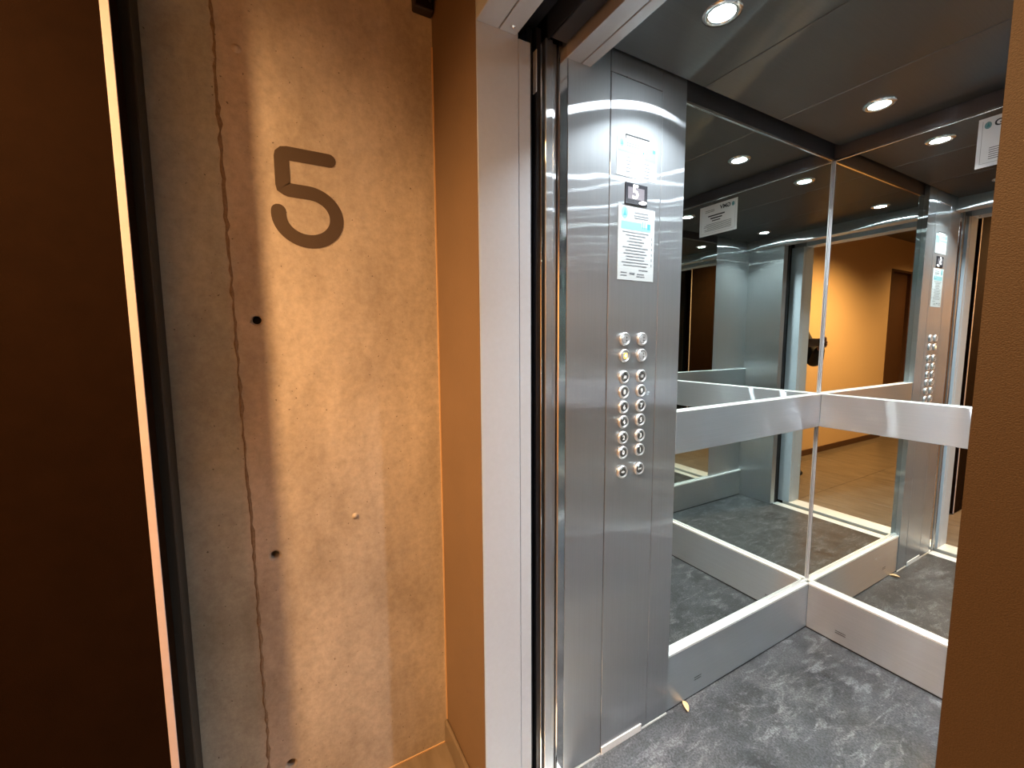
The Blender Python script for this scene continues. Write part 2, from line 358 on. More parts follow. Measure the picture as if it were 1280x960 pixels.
box('floor_gap', (XR-0.014, YF+0.001, 0.0), (XR, YM, SKB-0.0005), 'black', b3)

# mirrors
t = thing('wall_mirror', 'tall mirror on the cabin wall beside the button column', 'mirror')
box('glass', (XM-0.0055, 1.176, ZSK+0.004), (XM, YM, ZMT), 'mirror', t)
box('top_trim', (XM-0.004, 1.176, ZMT-0.003), (XM+0.004, YM, ZMT+0.006), 'chrome', t, 0.001)
box('corner_trim', (XM+0.0005, YM-0.0080, ZSK+0.011), (XM+0.0030, YM-0.0032, ZMT-0.004), 'transom', t, 0.0006)
t = thing('wall_mirror', 'wide mirror on the back wall of the cabin, with the notice stuck on it', 'mirror')
box('glass', (XM, YM, ZSK+0.004), (XR, YM+0.0055, ZMT), 'mirror', t)
box('top_trim', (XM+0.0045, YM-0.004, ZMT-0.003), (XR-0.0045, YM+0.004, ZMT+0.006), 'chrome', t, 0.001)
box('corner_trim', (XM+0.0034, YM-0.0031, ZSK+0.011), (XM+0.0080, YM-0.0004, ZMT-0.004), 'transom', t, 0.0006)
t = thing('wall_mirror', 'tall mirror on the cabin wall facing the button column, seen in the other mirrors', 'mirror')
box('glass', (XR, 1.18, ZSK+0.004), (XR+0.0055, YM, ZMT), 'mirror', t)
box('top_trim', (XR-0.004, 1.18, ZMT-0.003), (XR+0.004, YM, ZMT+0.006), 'chrome', t, 0.001)

# handrails: flat boards of brushed steel
RZ0, RZ1 = 0.965, 1.112
t = thing('handrail', 'brushed steel board handrail beside the button column', 'handrail')
box('rail_face', (XM+0.0005, 1.1755, RZ0), (XM+0.020, YM-0.0005, RZ1-0.002), 'steel_h', t, 0.0012)
box('top_edge', (XM+0.0005, 1.1755, RZ1-0.0018), (XM+0.0203, YM-0.0005, RZ1), 'alu', t, 0.0006)
t = thing('handrail', 'brushed steel board handrail across the back wall mirror', 'handrail')
box('rail_face', (XM+0.0205, YM-0.020, RZ0), (XR-0.0205, YM-0.0005, RZ1-0.002), 'steel_h', t, 0.0012)
box('top_edge', (XM+0.0205, YM-0.0203, RZ1-0.0018), (XR-0.0205, YM-0.0005, RZ1), 'alu', t, 0.0006)
t = thing('handrail', 'brushed steel board handrail on the wall facing the buttons, seen in the mirrors', 'handrail')
box('rail_face', (XR-0.020, YF+0.002, RZ0), (XR-0.0005, YM-0.0005, RZ1-0.002), 'steel_h', t, 0.0012)
box('top_edge', (XR-0.0203, YF+0.002, RZ1-0.0018), (XR-0.0005, YM-0.0005, RZ1), 'alu', t, 0.0006)

# ================================================================== CONTROL COLUMN
cop = thing('control_column', 'brushed steel control column with floor buttons and number display', 'control panel')
box('carcass', (XM-0.005, 0.7125, 0.0), (XCOP-0.004, 1.1735, 2.235), 'door_dark', cop)
box('side_strip', (XCOP-0.0038, 0.7125, 0.010), (XCOP, 0.8598, 2.235), 'steel_v', cop, 0.0012)
box('front_panel', (XCOP-0.0038, 0.8622, 0.010), (XCOP, 1.0672, 2.1028), 'steel_v', cop, 0.0012)
box('top_cover', (XCOP-0.0038, 0.8622, 2.1050), (XCOP, 1.0672, 2.235), 'steel_v', cop, 0.0012)
box('edge_strip', (XM-0.001, 1.0690, 0.010), (XCOP-0.0005, 1.1750, 2.235), 'steel_v', cop, 0.0012)
box('key_hole', (XCOP, 0.919, 2.1015), (XCOP+0.0006, 0.922, 2.1045), 'black', cop)
box('foot_trim', (XCOP-0.0038, 0.7125, 0.0), (XCOP+0.0012, 0.862, 0.006), 'alu', cop, 0.0006)
box('foot_trim', (XCOP-0.0038, 1.045, 0.0), (XCOP+0.0012, 1.172, 0.006), 'alu', cop, 0.0006)
tp = box('foot_strip', (XCOP-0.001, 0.863, 0.0), (XCOP+0.003, 1.043, 0.026), 'tape', cop, 0.0008)

rows = [1.358, 1.3075, 1.242, 1.196, 1.149, 1.103, 1.053, 1.006, 0.944]
names = [('i', 'i'), ('*', 'i'), ('10', '11'), ('8', '9'), ('6', '7'), ('4', '5'), ('2', '3'), ('0', '1'), ('<>', '><')]
bprof = [(0.0205, 0.0), (0.0205, 0.005), (0.0185, 0.0080), (0.0155, 0.0082), (0.0140, 0.0050)]
fprof = [(0.0133, 0.0040), (0.0133, 0.0060), (0.0120, 0.0072)]
ring_me = face_me = None
for i, z in enumerate(rows):
    for j, y in enumerate((0.929, 1.001)):
        F = frame_xplus(XCOP, y, z)
        bt = lathe('button', bprof, 'btn_ring', cop, F, 28, smooth=True)
        word = names[i][j]
        lathe('button_face', fprof, 'btn_dark' if word in 'i*' else 'btn_face', bt, F, 28)
        FT = F @ Matrix.Translation((0, 0, 0.0074))
        if word == 'i':       # opposed arrow heads of the door and call buttons
            bm = bmesh.new()
            for s in (-1, 1):
                vv = [bm.verts.new(FT @ Vector(p)) for p in ((0.002, s*0.0012, 0), (0.0075, s*0.0045, 0), (0.002, s*0.0085, 0))]
                bm.faces.new(vv)
            mesh_obj('symbol', bm, 'ink', bt)
        elif word == '*':     # lit alarm button
            bm = bmesh.new(); add_box(bm, (-0.0065, -0.0085, 0), (0.0075, 0.0085, 0.0003)); bm.transform(FT); mesh_obj('lit_plate', bm, 'amber', bt)
            text('symbol', '4', 0.014, 'led', FT @ Matrix.Translation((0, 0, 0.0006)), bt, 0.0006)
        else:
            text('numeral', word, 0.019 if len(word) == 1 else 0.012, 'num_white', FT, bt, 0.0007)

# floor display
DY0, DY1, DZ0, DZ1 = 0.920, 1.010, 1.7555, 1.8165
dp = box('display', (XCOP-0.001, DY0, DZ0), (XCOP+0.003, DY1, DZ1), 'screen', cop, 0.001)
box('lit_window', (XCOP+0.0030, DY0+0.010, DZ0+0.015), (XCOP+0.0034, DY1-0.014, DZ1-0.012), 'screen_lit', dp)
text('digit', '5', 0.056, 'led', frame_xplus(XCOP+0.0038, DY0+0.040, DZ0+0.0345), dp, 0.0010)
lathe('indicator', [(1.0, 0), (1.0, 0.0004)], 'led', dp, frame_xplus(XCOP+0.0031, DY0+0.071, DZ0+0.0095) @ Matrix.Rotation(radians(8), 4, 'Z') @ Matrix.Diagonal((0.016, 0.0050, 1, 1)), 24)

# ================================================================== NOTICES
def sheet(name, label, F, wd, ht, thick=0.0008, pm='paper'):
    """a sheet with its lower left corner at the frame's origin"""
    t = thing(name, label, 'notice')
    bm = bmesh.new(); add_box(bm, (0, 0, 0.0003), (wd, ht, 0.0003+thick)); bm.transform(F); mesh_obj('paper', bm, pm, t)
    return t
def prints(t, name, m, F, rects, z=0.00135):
    bm = bmesh.new()
    for x0, x1, y0, y1 in rects:
        bm.faces.new([bm.verts.new(F @ Vector(p)) for p in ((x0, y0, z), (x1, y0, z), (x1, y1, z), (x0, y1, z))])
    return mesh_obj(name, bm, m, t)
def logo(t, F, x, y, r):
    bm = bmesh.new()
    ps = [(x+r*cos(a), y+1.35*r*sin(a)) for a in [2*pi*k/24 for k in range(24)]]
    bm.faces.new([bm.verts.new(F @ Vector((px, py, 0.0014))) for px, py in ps]); mesh_obj('logo', bm, 'teal_light', t)
    bm = bmesh.new()
    bm.faces.new([bm.verts.new(F @ Vector((px, py, 0.0018))) for px, py in ((x-r*0.45, y-r*0.6), (x+r*0.55, y-r*0.6), (x+r*0.05, y+r*0.95))]); mesh_obj('logo', bm, 'teal', t)

def lines(x0, x1, ys, h, jit=0.2, cen=True):
    out = []
    for y in ys:
        k = random.uniform(0, jit)*(x1-x0)
        out.append((x0+k/2, x1-k/2, y, y+h) if cen else (x0, x1-k, y, y+h))
    return out
# upper notice
F = frame_xplus(XCOP, 0.886, 1.832)
t = sheet('service_notice', 'landscape white notice with teal logo and table, above the number display', F, 0.160, 0.1055)
prints(t, 'print_band', 'teal_light', F, [(0.004, 0.106, 0.0655, 0.0725), (0.110, 0.157, 0.054, 0.094)])
logo(t, F, 0.018, 0.090, 0.0085)
prints(t, 'print_text', 'ink_grey', F, lines(0.036, 0.100, (0.092, 0.085), 0.003, 0.2, False) + lines(0.036, 0.092, (0.079,), 0.002, 0.2, False)
       + [(0.035, 0.055, y, y+0.0032) for y in (0.053, 0.043, 0.033, 0.023, 0.013)] + [(0.108, 0.132, y, y+0.0032) for y in (0.045, 0.035, 0.025, 0.015, 0.006)]
       + [(0.004, 0.156, y, y+0.0006) for y in (0.060, 0.050, 0.040, 0.030, 0.020, 0.0105)], 0.0015)
for _r in ((0.143, 0.153, 0.083, 0.093), (0.102, 0.108, 0.073, 0.079)): prints(t, 'print_mark', 'teal', F, [_r], 0.0016)
bm = bmesh.new(); add_box(bm, (0.034, 0.103, 0.0012), (0.127, 0.1145, 0.0018)); bm.transform(F); mesh_obj('header_strip', bm, 'paper', t)
bm = bmesh.new(); add_box(bm, (0.033, 0.1145, 0.0006), (0.127, 0.117, 0.0030)); bm.transform(F); mesh_obj('clip', bm, 'ink', t)
prints(t, 'ring_hole', 'ink_grey', F, [(0.040+k*0.0105, 0.046+k*0.0105, 0.107, 0.1085) for k in range(8)], 0.0021)
# lower notice
F = frame_xplus(XCOP, 0.8955, 1.535)
t = sheet('safety_notice', 'tall white notice with teal banner and lines of text, below the number display', F, 0.149, 0.2145)
prints(t, 'print_banner', 'teal_light', F, [(0.012, 0.132, 0.148, 0.160), (0.012, 0.095, 0.160, 0.171)])
prints(t, 'print_banner', 'teal', F, [(0.098, 0.101, 0.155, 0.176), (0.106, 0.109, 0.155, 0.178), (0.118, 0.131, 0.155, 0.172)], 0.0016)
logo(t, F, 0.025, 0.195, 0.013)
prints(t, 'print_text', 'ink_grey', F, lines(0.055, 0.130, (0.1975, 0.1885, 0.182), 0.0032, 0.25) + lines(0.016, 0.126, [0.139-0.0088*k for k in range(12)], 0.0028, 0.55)
       + lines(0.085, 0.125, (0.030,), 0.0030) + lines(0.010, 0.040, (0.020, 0.012), 0.003) + lines(0.048, 0.070, (0.017,), 0.006) + lines(0.076, 0.112, (0.018, 0.011), 0.0028)
       + [(0.137, 0.140, 0.045+k*0.016, 0.053+k*0.016) for k in range(6)], 0.0015)
# notice on the back mirror
F = frame_yminus(-0.557, YM-0.0003, 1.932)
t = sheet('capacity_notice', 'white framed notice headed GMV stuck high on the back wall mirror', F, 0.222, 0.160, pm='paper_bright')
logo(t, F, 0.023, 0.135, 0.0085)
text('heading', 'GMV', 0.029, 'ink', F @ Matrix.Translation((0.068, 0.135, 0.0016)), t, 0.0008)
prints(t, 'print_text', 'ink', F, [(0.070, 0.170, 0.0985, 0.1055), (0.085, 0.155, 0.0845, 0.0915), (0.095, 0.145, 0.0720, 0.0775)], 0.0015)
prints(t, 'print_text', 'ink_grey', F, lines(0.030, 0.195, (0.058, 0.051, 0.044, 0.037, 0.030, 0.023), 0.0025, 0.15, False) + lines(0.125, 0.195, (0.132, 0.124), 0.0028) + [(0.010, 0.212, 0.012, 0.0128), (0.010, 0.0108, 0.012, 0.150), (0.2112, 0.212, 0.012, 0.150)], 0.0015)

# ================================================================== CABIN DOWNLIGHTS
LX, LY = (-0.7362, -0.0311), (1.0103, 1.8666)
where = {(0, 0): 'above the control column', (0, 1): 'above the corner where two mirrors meet',
         (1, 0): 'by the doorway, seen only in mirrors', (1, 1): 'at the back, seen only in mirrors'}
for i, x in enumerate(LX):
    for j, y in enumerate(LY):
        t = thing('downlight', 'round white downlight in the cabin ceiling ' + where[(i, j)], 'light', 'downlights in the cabin ceiling')
        T = Matrix.Translation((x, y, ZC))
        lathe('trim_ring', [(0.030, -0.0005), (0.030, -0.005), (0.036, -0.007), (0.046, -0.004), (0.047, -0.0002)], 'chrome', t, T, 40, cap=False, smooth=True)
        lathe('lens', [(0.0300, -0.0012), (0.0295, -0.0030)], 'lens', t, T, 40)
        ld = bpy.data.lights.new('downlight_lamp', 'AREA'); ld.shape = 'DISK'; ld.size = 0.040; ld.energy = CABIN_LAMP_W; ld.color = CABIN_LAMP_COL
        ld.spread = radians(114)
        lo = bpy.data.objects.new('bulb', ld); COL.objects.link(lo); lo.location = (x, y, ZC-0.0036); lo.parent = t

# ================================================================== DOORWAY: sills, doors, frame
def sill(name, label, x0, x1, y0, y1, ridges):
    t = thing(name, label, 'sill')
    box('sill_base', (x0, y0, -0.03), (x1, y1, -0.004), 'alu', t)
    n = ridges; wdt = (y1-y0)/n
    for k in range(n):
        box('ridge', (x0, y0+k*wdt+0.0012, -0.004), (x1, y0+(k+1)*wdt-0.0012, 0.001), 'alu', t, 0.0008)
    return t
sill('door_sill', 'pale ribbed aluminium sill at the edge of the cabin floor', XCOP+0.002, -0.046, 0.655, 0.7245, 4)
sill('door_sill', 'pale ribbed aluminium sill at the edge of the hall tiles', XJL-0.05, XJR+0.05, 0.456, 0.592, 6)
pit = struct(box('shaft_wall', (-1.9, 0.592, -0.25), (1.0, 0.70, -0.20), 'shaft')); pit.name = 'floor_shaft'
pit['label'] = 'dark gap between the two door sills'
# landing frame
fr = struct(empty('trim_1')); fr['label'] = 'grey painted steel frame of the landing door'
box('jamb', (XJL-0.09, YW, 0.0), (XJL, 0.5565, 2.19), 'grey_paint', fr, 0.0015)
box('rebate', (XJL-0.09, 0.5575, 0.0), (XJL-0.001, 0.592, 2.088), 'grey_paint', fr, 0.0012)
box('jamb', (XJR, YW, 0.0), (XJR+0.09, 0.5565, 2.19), 'grey_paint', fr, 0.0015)
box('rebate', (XJR+0.001, 0.5575, 0.0), (XJR+0.09, 0.592, 2.088), 'grey_paint', fr, 0.0012)
box('header_board', (XJL, YW, 2.090), (XJR, 0.5010, 2.19), 'grey_paint', fr, 0.001)
box('header_board', (XJL, 0.5040, 2.090), (XJR, 0.5500, 2.19), 'grey_paint', fr, 0.001)
box('header_groove', (XJL, 0.500, 2.096), (XJR, 0.505, 2.18), 'black', fr)
lathe('bolt', [(0.0055, 0.0), (0.0055, -0.002), (0.003, -0.0035), (0.002, -0.0015)], 'chrome', fr, Matrix.Translation((-0.935, 0.528, 2.0900)), 20)
lathe('bolt', [(0.0055, 0.0), (0.0055, -0.002), (0.003, -0.0035), (0.002, -0.0015)], 'chrome', fr, Matrix.Translation((-0.130, 0.528, 2.0900)), 20)
# sliding door leaves, slid away into the pocket
d1 = struct(empty('door_1')); d1['label'] = 'landing door leaves slid open into the wall, black edges showing'
box('door_leaf', (-1.80, 0.597, 0.002), (-0.985, 0.611, 2.14), 'door_dark', d1, 0.001)
box('door_leaf', (-1.80, 0.616, 0.002), (-0.972, 0.631, 2.14), 'door_dark', d1, 0.001)
box('edge_seal', (-0.972, 0.626, 0.004), (-0.966, 0.631, 2.10), 'chrome', d1, 0.001)
box('lock_plate', (-0.985, 0.6135, 1.985), (-0.968, 0.6155, 2.085), 'alu', d1)
d2 = struct(empty('door_2')); d2['label'] = 'brushed steel cabin door leaves slid open beside the control column'
box('door_leaf', (-1.80, 0.641, 0.002), (-0.966, 0.6635, 2.12), 'steel_v', d2, 0.0015)
box('door_leaf', (-1.80, 0.6665, 0.002), (-0.975, 0.6815, 2.12), 'steel_v', d2, 0.0015)
# door gear above
tk = thing('door_gear', 'dark door track and hanger bar above the gap between the doors', 'door track')
box('hanger_bar', (-0.96, 0.650, 2.118), (0.24, 0.700, 2.20), 'track', tk, 0.002)
box('bar_edge', (-0.965, 0.6445, 2.114), (0.24, 0.6495, 2.20), 'steel_dark', tk, 0.001)
box('landing_track', (-1.80, 0.560, 2.16), (0.24, 0.632, 2.24), 'shaft', tk)
struct(box('ceiling_shaft', (-1.9, 0.552, 2.26), (0.30, 0.70, 2.28), 'shaft'), 'dark void above the door gap')
struct(box('wall_shaft', (-1.84, 0.58, -0.25), (-1.82, 0.72, 2.28), 'shaft'), 'dark end of the door pocket')
struct(boxes('wall_pocket', [((-1.84, 0.684, -0.25), (-1.012, 0.70, 2.28))], 'shaft'), 'dark back of the door pocket')
struct(boxes('wall_gap', [((0.245, 0.56, -0.25), (0.27, 0.70, 2.28)), ((-0.045, 0.66, -0.25), (0.245, 0.699, 2.30))], 'shaft'), 'dark side of the shaft gap')

# ================================================================== HALL
# landing wall, brown paint
wlf = struct(box('wall_landing_left', (-1.84, YW, -0.03), (XJL-0.0905, 0.580, ZH), 'brown_paint'), 'brown painted strip of wall between the concrete and the door frame')
box('wall_cheek', (XJL-0.0906, YW-0.0008, 0.0), (XJL-0.0006, YW-0.00001, ZH), 'brown_paint', wlf)
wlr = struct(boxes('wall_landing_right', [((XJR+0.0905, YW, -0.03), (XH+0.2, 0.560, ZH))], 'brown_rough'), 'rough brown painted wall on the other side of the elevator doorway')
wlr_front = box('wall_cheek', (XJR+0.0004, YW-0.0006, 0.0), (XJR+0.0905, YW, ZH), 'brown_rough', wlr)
struct(boxes('wall_landing_top', [((XJL-0.0905, YW, 2.1905), (XJR+0.0905, 0.560, ZH))], 'brown_paint'), 'brown wall above the elevator doorway')
bb = struct(boxes('baseboard_landing', [((XC, YW-0.011, 0.0), (XJL-0.03, YW-0.0010, 0.080))], 'tile', None, 0.002), 'tile skirting on the brown wall strip')
struct(boxes('trim_2', [((XC+0.0002, YW-0.004, 0.083), (XC+0.004, YW-0.0002, 2.2))], 'caulk'), 'pale sealant bead in the corner of concrete and brown wall')
struct(boxes('trim_3', [((XC+0.0002, -0.22, 0.0), (XC+0.003, YW-0.012, 0.004))], 'caulk'), 'pale sealant bead where the concrete meets the floor')
# concrete wall with formwork tie holes cut into it
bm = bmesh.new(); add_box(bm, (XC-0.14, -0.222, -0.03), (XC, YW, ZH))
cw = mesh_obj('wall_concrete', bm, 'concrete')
for (y, z) in ((-0.038, 1.411), (-0.031, 0.784), (-0.024, 0.161)):
    bm = bmesh.new(); Fh = frame_xplus(XC, y, z)
    add_lathe(bm, [(0.011, -0.055), (0.0105, -0.005), (0.0165, 0.001), (0.0165, 0.01)], Fh, 28)
    cut = mesh_obj('cutter', bm, None)
    md = cw.modifiers.new('hole', 'BOOLEAN'); md.operation = 'DIFFERENCE'; md.object = cut; md.solver = 'EXACT'
    bpy.context.view_layer.update()
    me = bpy.data.meshes.new_from_object(cw.evaluated_get(bpy.context.evaluated_depsgraph_get()))
    cw.modifiers.clear(); cw.data = me; bpy.data.objects.remove(cut)
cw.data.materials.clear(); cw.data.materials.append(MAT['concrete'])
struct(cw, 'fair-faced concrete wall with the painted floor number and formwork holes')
for k, (y, z) in enumerate(((-0.038, 1.411), (-0.031, 0.784), (-0.024, 0.161))):
    lathe('tie_hole', [(0.0104, -0.056), (0.0104, -0.050)], 'black', cw, frame_xplus(XC, y, z), 24)
for y, z, r in ((0.177, 0.850, 0.0075), (-0.044, 2.051, 0.0085)):
    lathe('tie_plug', [(r*1.3, -0.001), (r*1.15, 0.0012), (r*0.8, 0.0010), (r*0.7, 0.0032), (r*0.3, 0.0042)], 'concrete', cw, frame_xplus(XC, y, z), 20, smooth=True)
# ragged pour joint: a wavy lip of mortar
bm = bmesh.new(); n = 150; prev = None
for k in range(n+1):
    z = ZH*k/n; y = -0.080 + 0.004*sin(z*2.3+0.5) + random.uniform(-0.0022, 0.0022) - 0.006*(z/ZH)
    wv = random.uniform(0.0016, 0.0062); hh = random.uniform(0.0008, 0.0036)
    cur = [bm.verts.new((XC-0.0005, y-wv, z)), bm.verts.new((XC+hh, y-wv*0.2, z)), bm.verts.new((XC+hh*0.5, y+wv*0.5, z)), bm.verts.new((XC-0.0005, y+wv, z))]
    if prev:
        for q in range(3): bm.faces.new((prev[q], prev[q+1], cur[q+1], cur[q]))
    prev = cur
mesh_obj('pour_joint', bm, 'joint', cw)
# painted number 5
pts = [(0.150, 1.832)] + [(0.150-0.098*k/5, 1.832) for k in range(1, 5)]
pts += [(0.052, 1.832), (0.044, 1.8305), (0.0395, 1.826), (0.0385, 1.820)]
pts += [(0.0385, 1.80), (0.0385, 1.775), (0.0385, 1.752), (0.0395, 1.745), (0.0430, 1.740), (0.051, 1.7385), (0.075, 1.7385)]
pts[-3:] = [(0.0420, 1.745), (0.050, 1.7425), (0.070, 1.742)]
pts += [(0.094+0.069*cos(a), 1.680+0.062*sin(a)) for a in [pi/2 - (pi*1.5+0.12)*k/44 for k in range(0, 45)]]
NB = len(pts)-45
def inner(i, v):                      # keep the inner corners of the stem square
    if i >= NB: return v
    return Vector((max(v.x, 0.0555), min(1.815, max(v.y, 1.759))))
bm = bmesh.new(); stroke(pts, 0.034, 0, 0.0008, frame_xplus(XC, 0, 0), bm, fix=inner)
o5 = mesh_obj('number', bm, 'num_paint', cw); o5['label'] = 'brown painted floor number 5'
# junction box in the upper corner
t = thing('junction_box', 'small dark junction box with cables high in the corner of the concrete', 'junction box')
box('box_body', (XC+0.0005, 0.385, 2.276), (XC+0.030, 0.4400, 2.42), 'track', t, 0.003)
box('box_lid', (XC+0.0305, 0.389, 2.281), (XC+0.034, 0.436, 2.415), 'leaf_brown', t, 0.001)
for k in range(2):
    lathe('cable', [(0.004, 0.0), (0.004, 0.13)], 'black', t, Matrix.Translation((XC+0.045+0.012*k, 0.425-0.004*k, 2.29)), 10)

# open dark door leaf and its frame beside the concrete
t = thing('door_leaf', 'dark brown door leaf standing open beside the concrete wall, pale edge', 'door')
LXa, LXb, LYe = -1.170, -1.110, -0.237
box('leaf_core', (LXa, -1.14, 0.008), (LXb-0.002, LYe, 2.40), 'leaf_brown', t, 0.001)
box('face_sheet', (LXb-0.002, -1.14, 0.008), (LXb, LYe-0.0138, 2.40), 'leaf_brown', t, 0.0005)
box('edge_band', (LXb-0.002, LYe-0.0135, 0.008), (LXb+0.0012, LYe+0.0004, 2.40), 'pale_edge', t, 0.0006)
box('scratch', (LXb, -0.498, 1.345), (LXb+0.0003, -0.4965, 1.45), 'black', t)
h = lathe('hinge', [(0.008, 0), (0.008, 0.1)], 'track', t, Matrix.Translation((LXa-0.008, -1.135, 0.3)), 16)
for z in (1.2, 2.0): 
    hc = h.copy(); COL.objects.link(hc); hc.parent = t; hc.location = (0, 0, z-0.3)
t2 = struct(box('trim_4', (-1.40, -0.46, 0.0), (-1.190, -0.2225, ZH), 'frame_black', bev=0.002), 'black door frame post in the gap behind the open door leaf')
wl2 = struct(box('wall_hall_left', (-1.40, YEND, -0.03), (-1.263, -0.4605, ZH), 'brown_paint'), 'brown hall wall behind the open door leaf')
# hall right wall with the dark door
DA, DB, DH = -3.68, -3.02, 2.30
struct(boxes('wall_hall_right', [((XH, DB, -0.03), (XH+0.15, YW, ZH)), ((XH, YEND, -0.03), (XH+0.15, DA, ZH)), ((XH, DA, DH), (XH+0.15, DB, ZH))], 'orange_paint'), 'ochre painted hall wall seen in the mirrors')
dr = struct(empty('door_3')); dr['label'] = 'dark wooden door in the ochre hall wall, seen in the mirrors'
box('leaf', (XH+0.04, DA+0.03, 0.01), (XH+0.08, DB-0.03, DH-0.03), 'wood_door', dr, 0.002)
box('casing', (XH-0.006, DB-0.03, 0.0), (XH+0.10, DB, DH), 'wood_door', dr, 0.002)
box('casing', (XH-0.006, DA, 0.0), (XH+0.10, DA+0.03, DH), 'wood_door', dr, 0.002)
box('casing', (XH-0.006, DA+0.03, DH-0.03), (XH+0.10, DB-0.03, DH), 'wood_door', dr, 0.002)
struct(box('wall_hall_end', (-1.40, YEND-0.12, -0.03), (XH+0.15, YEND, ZH), 'brown_paint'), 'brown end wall of the hall')
struct(box('ceiling', (-1.40, YEND-0.12, ZH), (XH+0.15, 0.58, ZH+0.05), 'hall_ceiling'), 'hall ceiling')
struct(boxes('baseboard_right', [((XH-0.012, DB, 0.0), (XH, YW-0.001, 0.068)), ((XH-0.012, YEND, 0.0), (XH, DA, 0.068))], 'wood_door', None, 0.002), 'brown skirting of the ochre hall wall')
struct(box('baseboard_front', (XJR+0.03, YW-0.011, 0.0), (XH-0.013, YW-0.0008, 0.080), 'tile', None, 0.002), 'tile skirting on the rough brown wall')
# floor tiles
fl = struct(box('floor', (-1.40, YEND-0.1, -0.03), (XH+0.15, 0.4555, -0.0035), 'grout'), 'beige tiled hall floor')
TS = 0.60; tile_cache = {}
ky = 0
y1 = 0.60
while y1 > YEND:
    x0 = -0.10 - 2*TS
    while x0 < XH:
        a0, a1 = max(x0+0.0015, -1.262), min(x0+TS-0.0015, XH-0.001)
        c0, c1 = max(y1-TS+0.0015, YEND), min(y1-0.0015, 0.4545)
        if a1-a0 > 0.02 and c1-c0 > 0.02:
            key = (round(a1-a0, 3), round(c1-c0, 3))
            if key not in tile_cache:
                o = box('tile', (-(a1-a0)/2, -(c1-c0)/2, -0.008), ((a1-a0)/2, (c1-c0)/2, 0.0), 'tile', fl, 0.0012); tile_cache[key] = o
            else:
                o = tile_cache[key].copy(); COL.objects.link(o); o.parent = fl
            o.location = ((a0+a1)/2, (c0+c1)/2, -0.0001)
        x0 += TS
    y1 -= TS
# hall lamps; the far one is added for ambient light
for k, (x, y, e) in enumerate(((-0.498, -1.145, 1.0), (-0.27, -3.55, 0.22))):
    t = thing('ceiling_lamp', ('warm round ceiling lamp over the hall floor outside the elevator', 'warm round lamp added at the far end of the hall for ambient light')[k], 'light', 'warm hall ceiling lamps')
    T = Matrix.Translation((x, y, ZH))
    lathe('housing', [(0.085, -0.0002), (0.085, -0.020), (0.070, -0.024), (0.066, -0.006)], 'grey_paint', t, T, 36, cap=False, smooth=True)
    lathe('diffuser', [(0.066, -0.004), (0.064, -0.012)], 'hall_lens', t, T, 36)
    ld = bpy.data.lights.new('hall_lamp', 'SPOT'); ld.energy = HALL_LAMP_W*e; ld.color = HALL_LAMP_COL
    ld.spot_size = radians(151); ld.spot_blend = 0.75; ld.shadow_soft_size = 0.055
    lo = bpy.data.objects.new('bulb', ld); COL.objects.link(lo); lo.location = (x, y, ZH-0.075); lo.parent = t

# ================================================================== SMALL THINGS
# dry curled leaf on the cabin floor by the control column
bm = bmesh.new(); grid = []
for i in range(9):
    u = i/8; row = []
    for j in range(5):
        v = (j-2)/2; wd = 0.0085*sin(pi*min(1, max(0.02, u*0.96+0.02)))**0.7
        row.append(bm.verts.new((v*wd, (u-0.5)*0.040, 0.0025+0.006*v*v*sin(pi*u)+0.004*abs(u-0.5))))
    grid.append(row)
for i in range(8):
    for j in range(4): bm.faces.new((grid[i][j], grid[i][j+1], grid[i+1][j+1], grid[i+1][j]))
r = bmesh.ops.extrude_face_region(bm, geom=bm.faces[:])
for v in r['geom']:
    if isinstance(v, bmesh.types.BMVert): v.co.z += 0.0012
bm.transform(Matrix.Translation((-0.951, 1.254, 0.0)) @ Matrix.Rotation(radians(62), 4, 'Z') @ Matrix.Diagonal((1.1, 1.15, 1.6, 1)))
tag(mesh_obj('dry_leaf', bm, 'dryleaf', None, True), 'small curled dry leaf on the cabin floor by the foot of the control column', 'leaf')

# ================================================================== PHOTOGRAPHER
PH = Vector((0, 0, EYE)) + rt*0.045 - up*0.026 - fw*0.022
t = thing('phone', 'dark phone held out sideways in both hands, seen in the mirror', 'phone')
PM = Matrix((rt, up, fw)).transposed().to_4x4(); PM.translation = PH
bm = bmesh.new(); add_box(bm, (-0.08, -0.038, -0.0042), (0.08, 0.038, 0.0042), 0.0035, 3); bm.transform(PM); mesh_obj('phone_body', bm, 'phone', t)
bm = bmesh.new(); add_box(bm, (-0.074, 0.004, 0.0044), (-0.030, 0.034, 0.0062), 0.001, 1); bm.transform(PM); mesh_obj('camera_plate', bm, 'screen', t)
bm = bmesh.new(); add_box(bm, (-0.076, -0.034, -0.0050), (0.076, 0.034, -0.0044)); bm.transform(PM); mesh_obj('screen', bm, 'screen_lit', t)
for q in (-0.064, -0.045):
    lathe('lens_ring', [(0.007, 0.0064), (0.007, 0.0078), (0.0055, 0.0080)], 'chrome', t, PM @ Matrix.Translation((q, 0.020, 0)), 20)

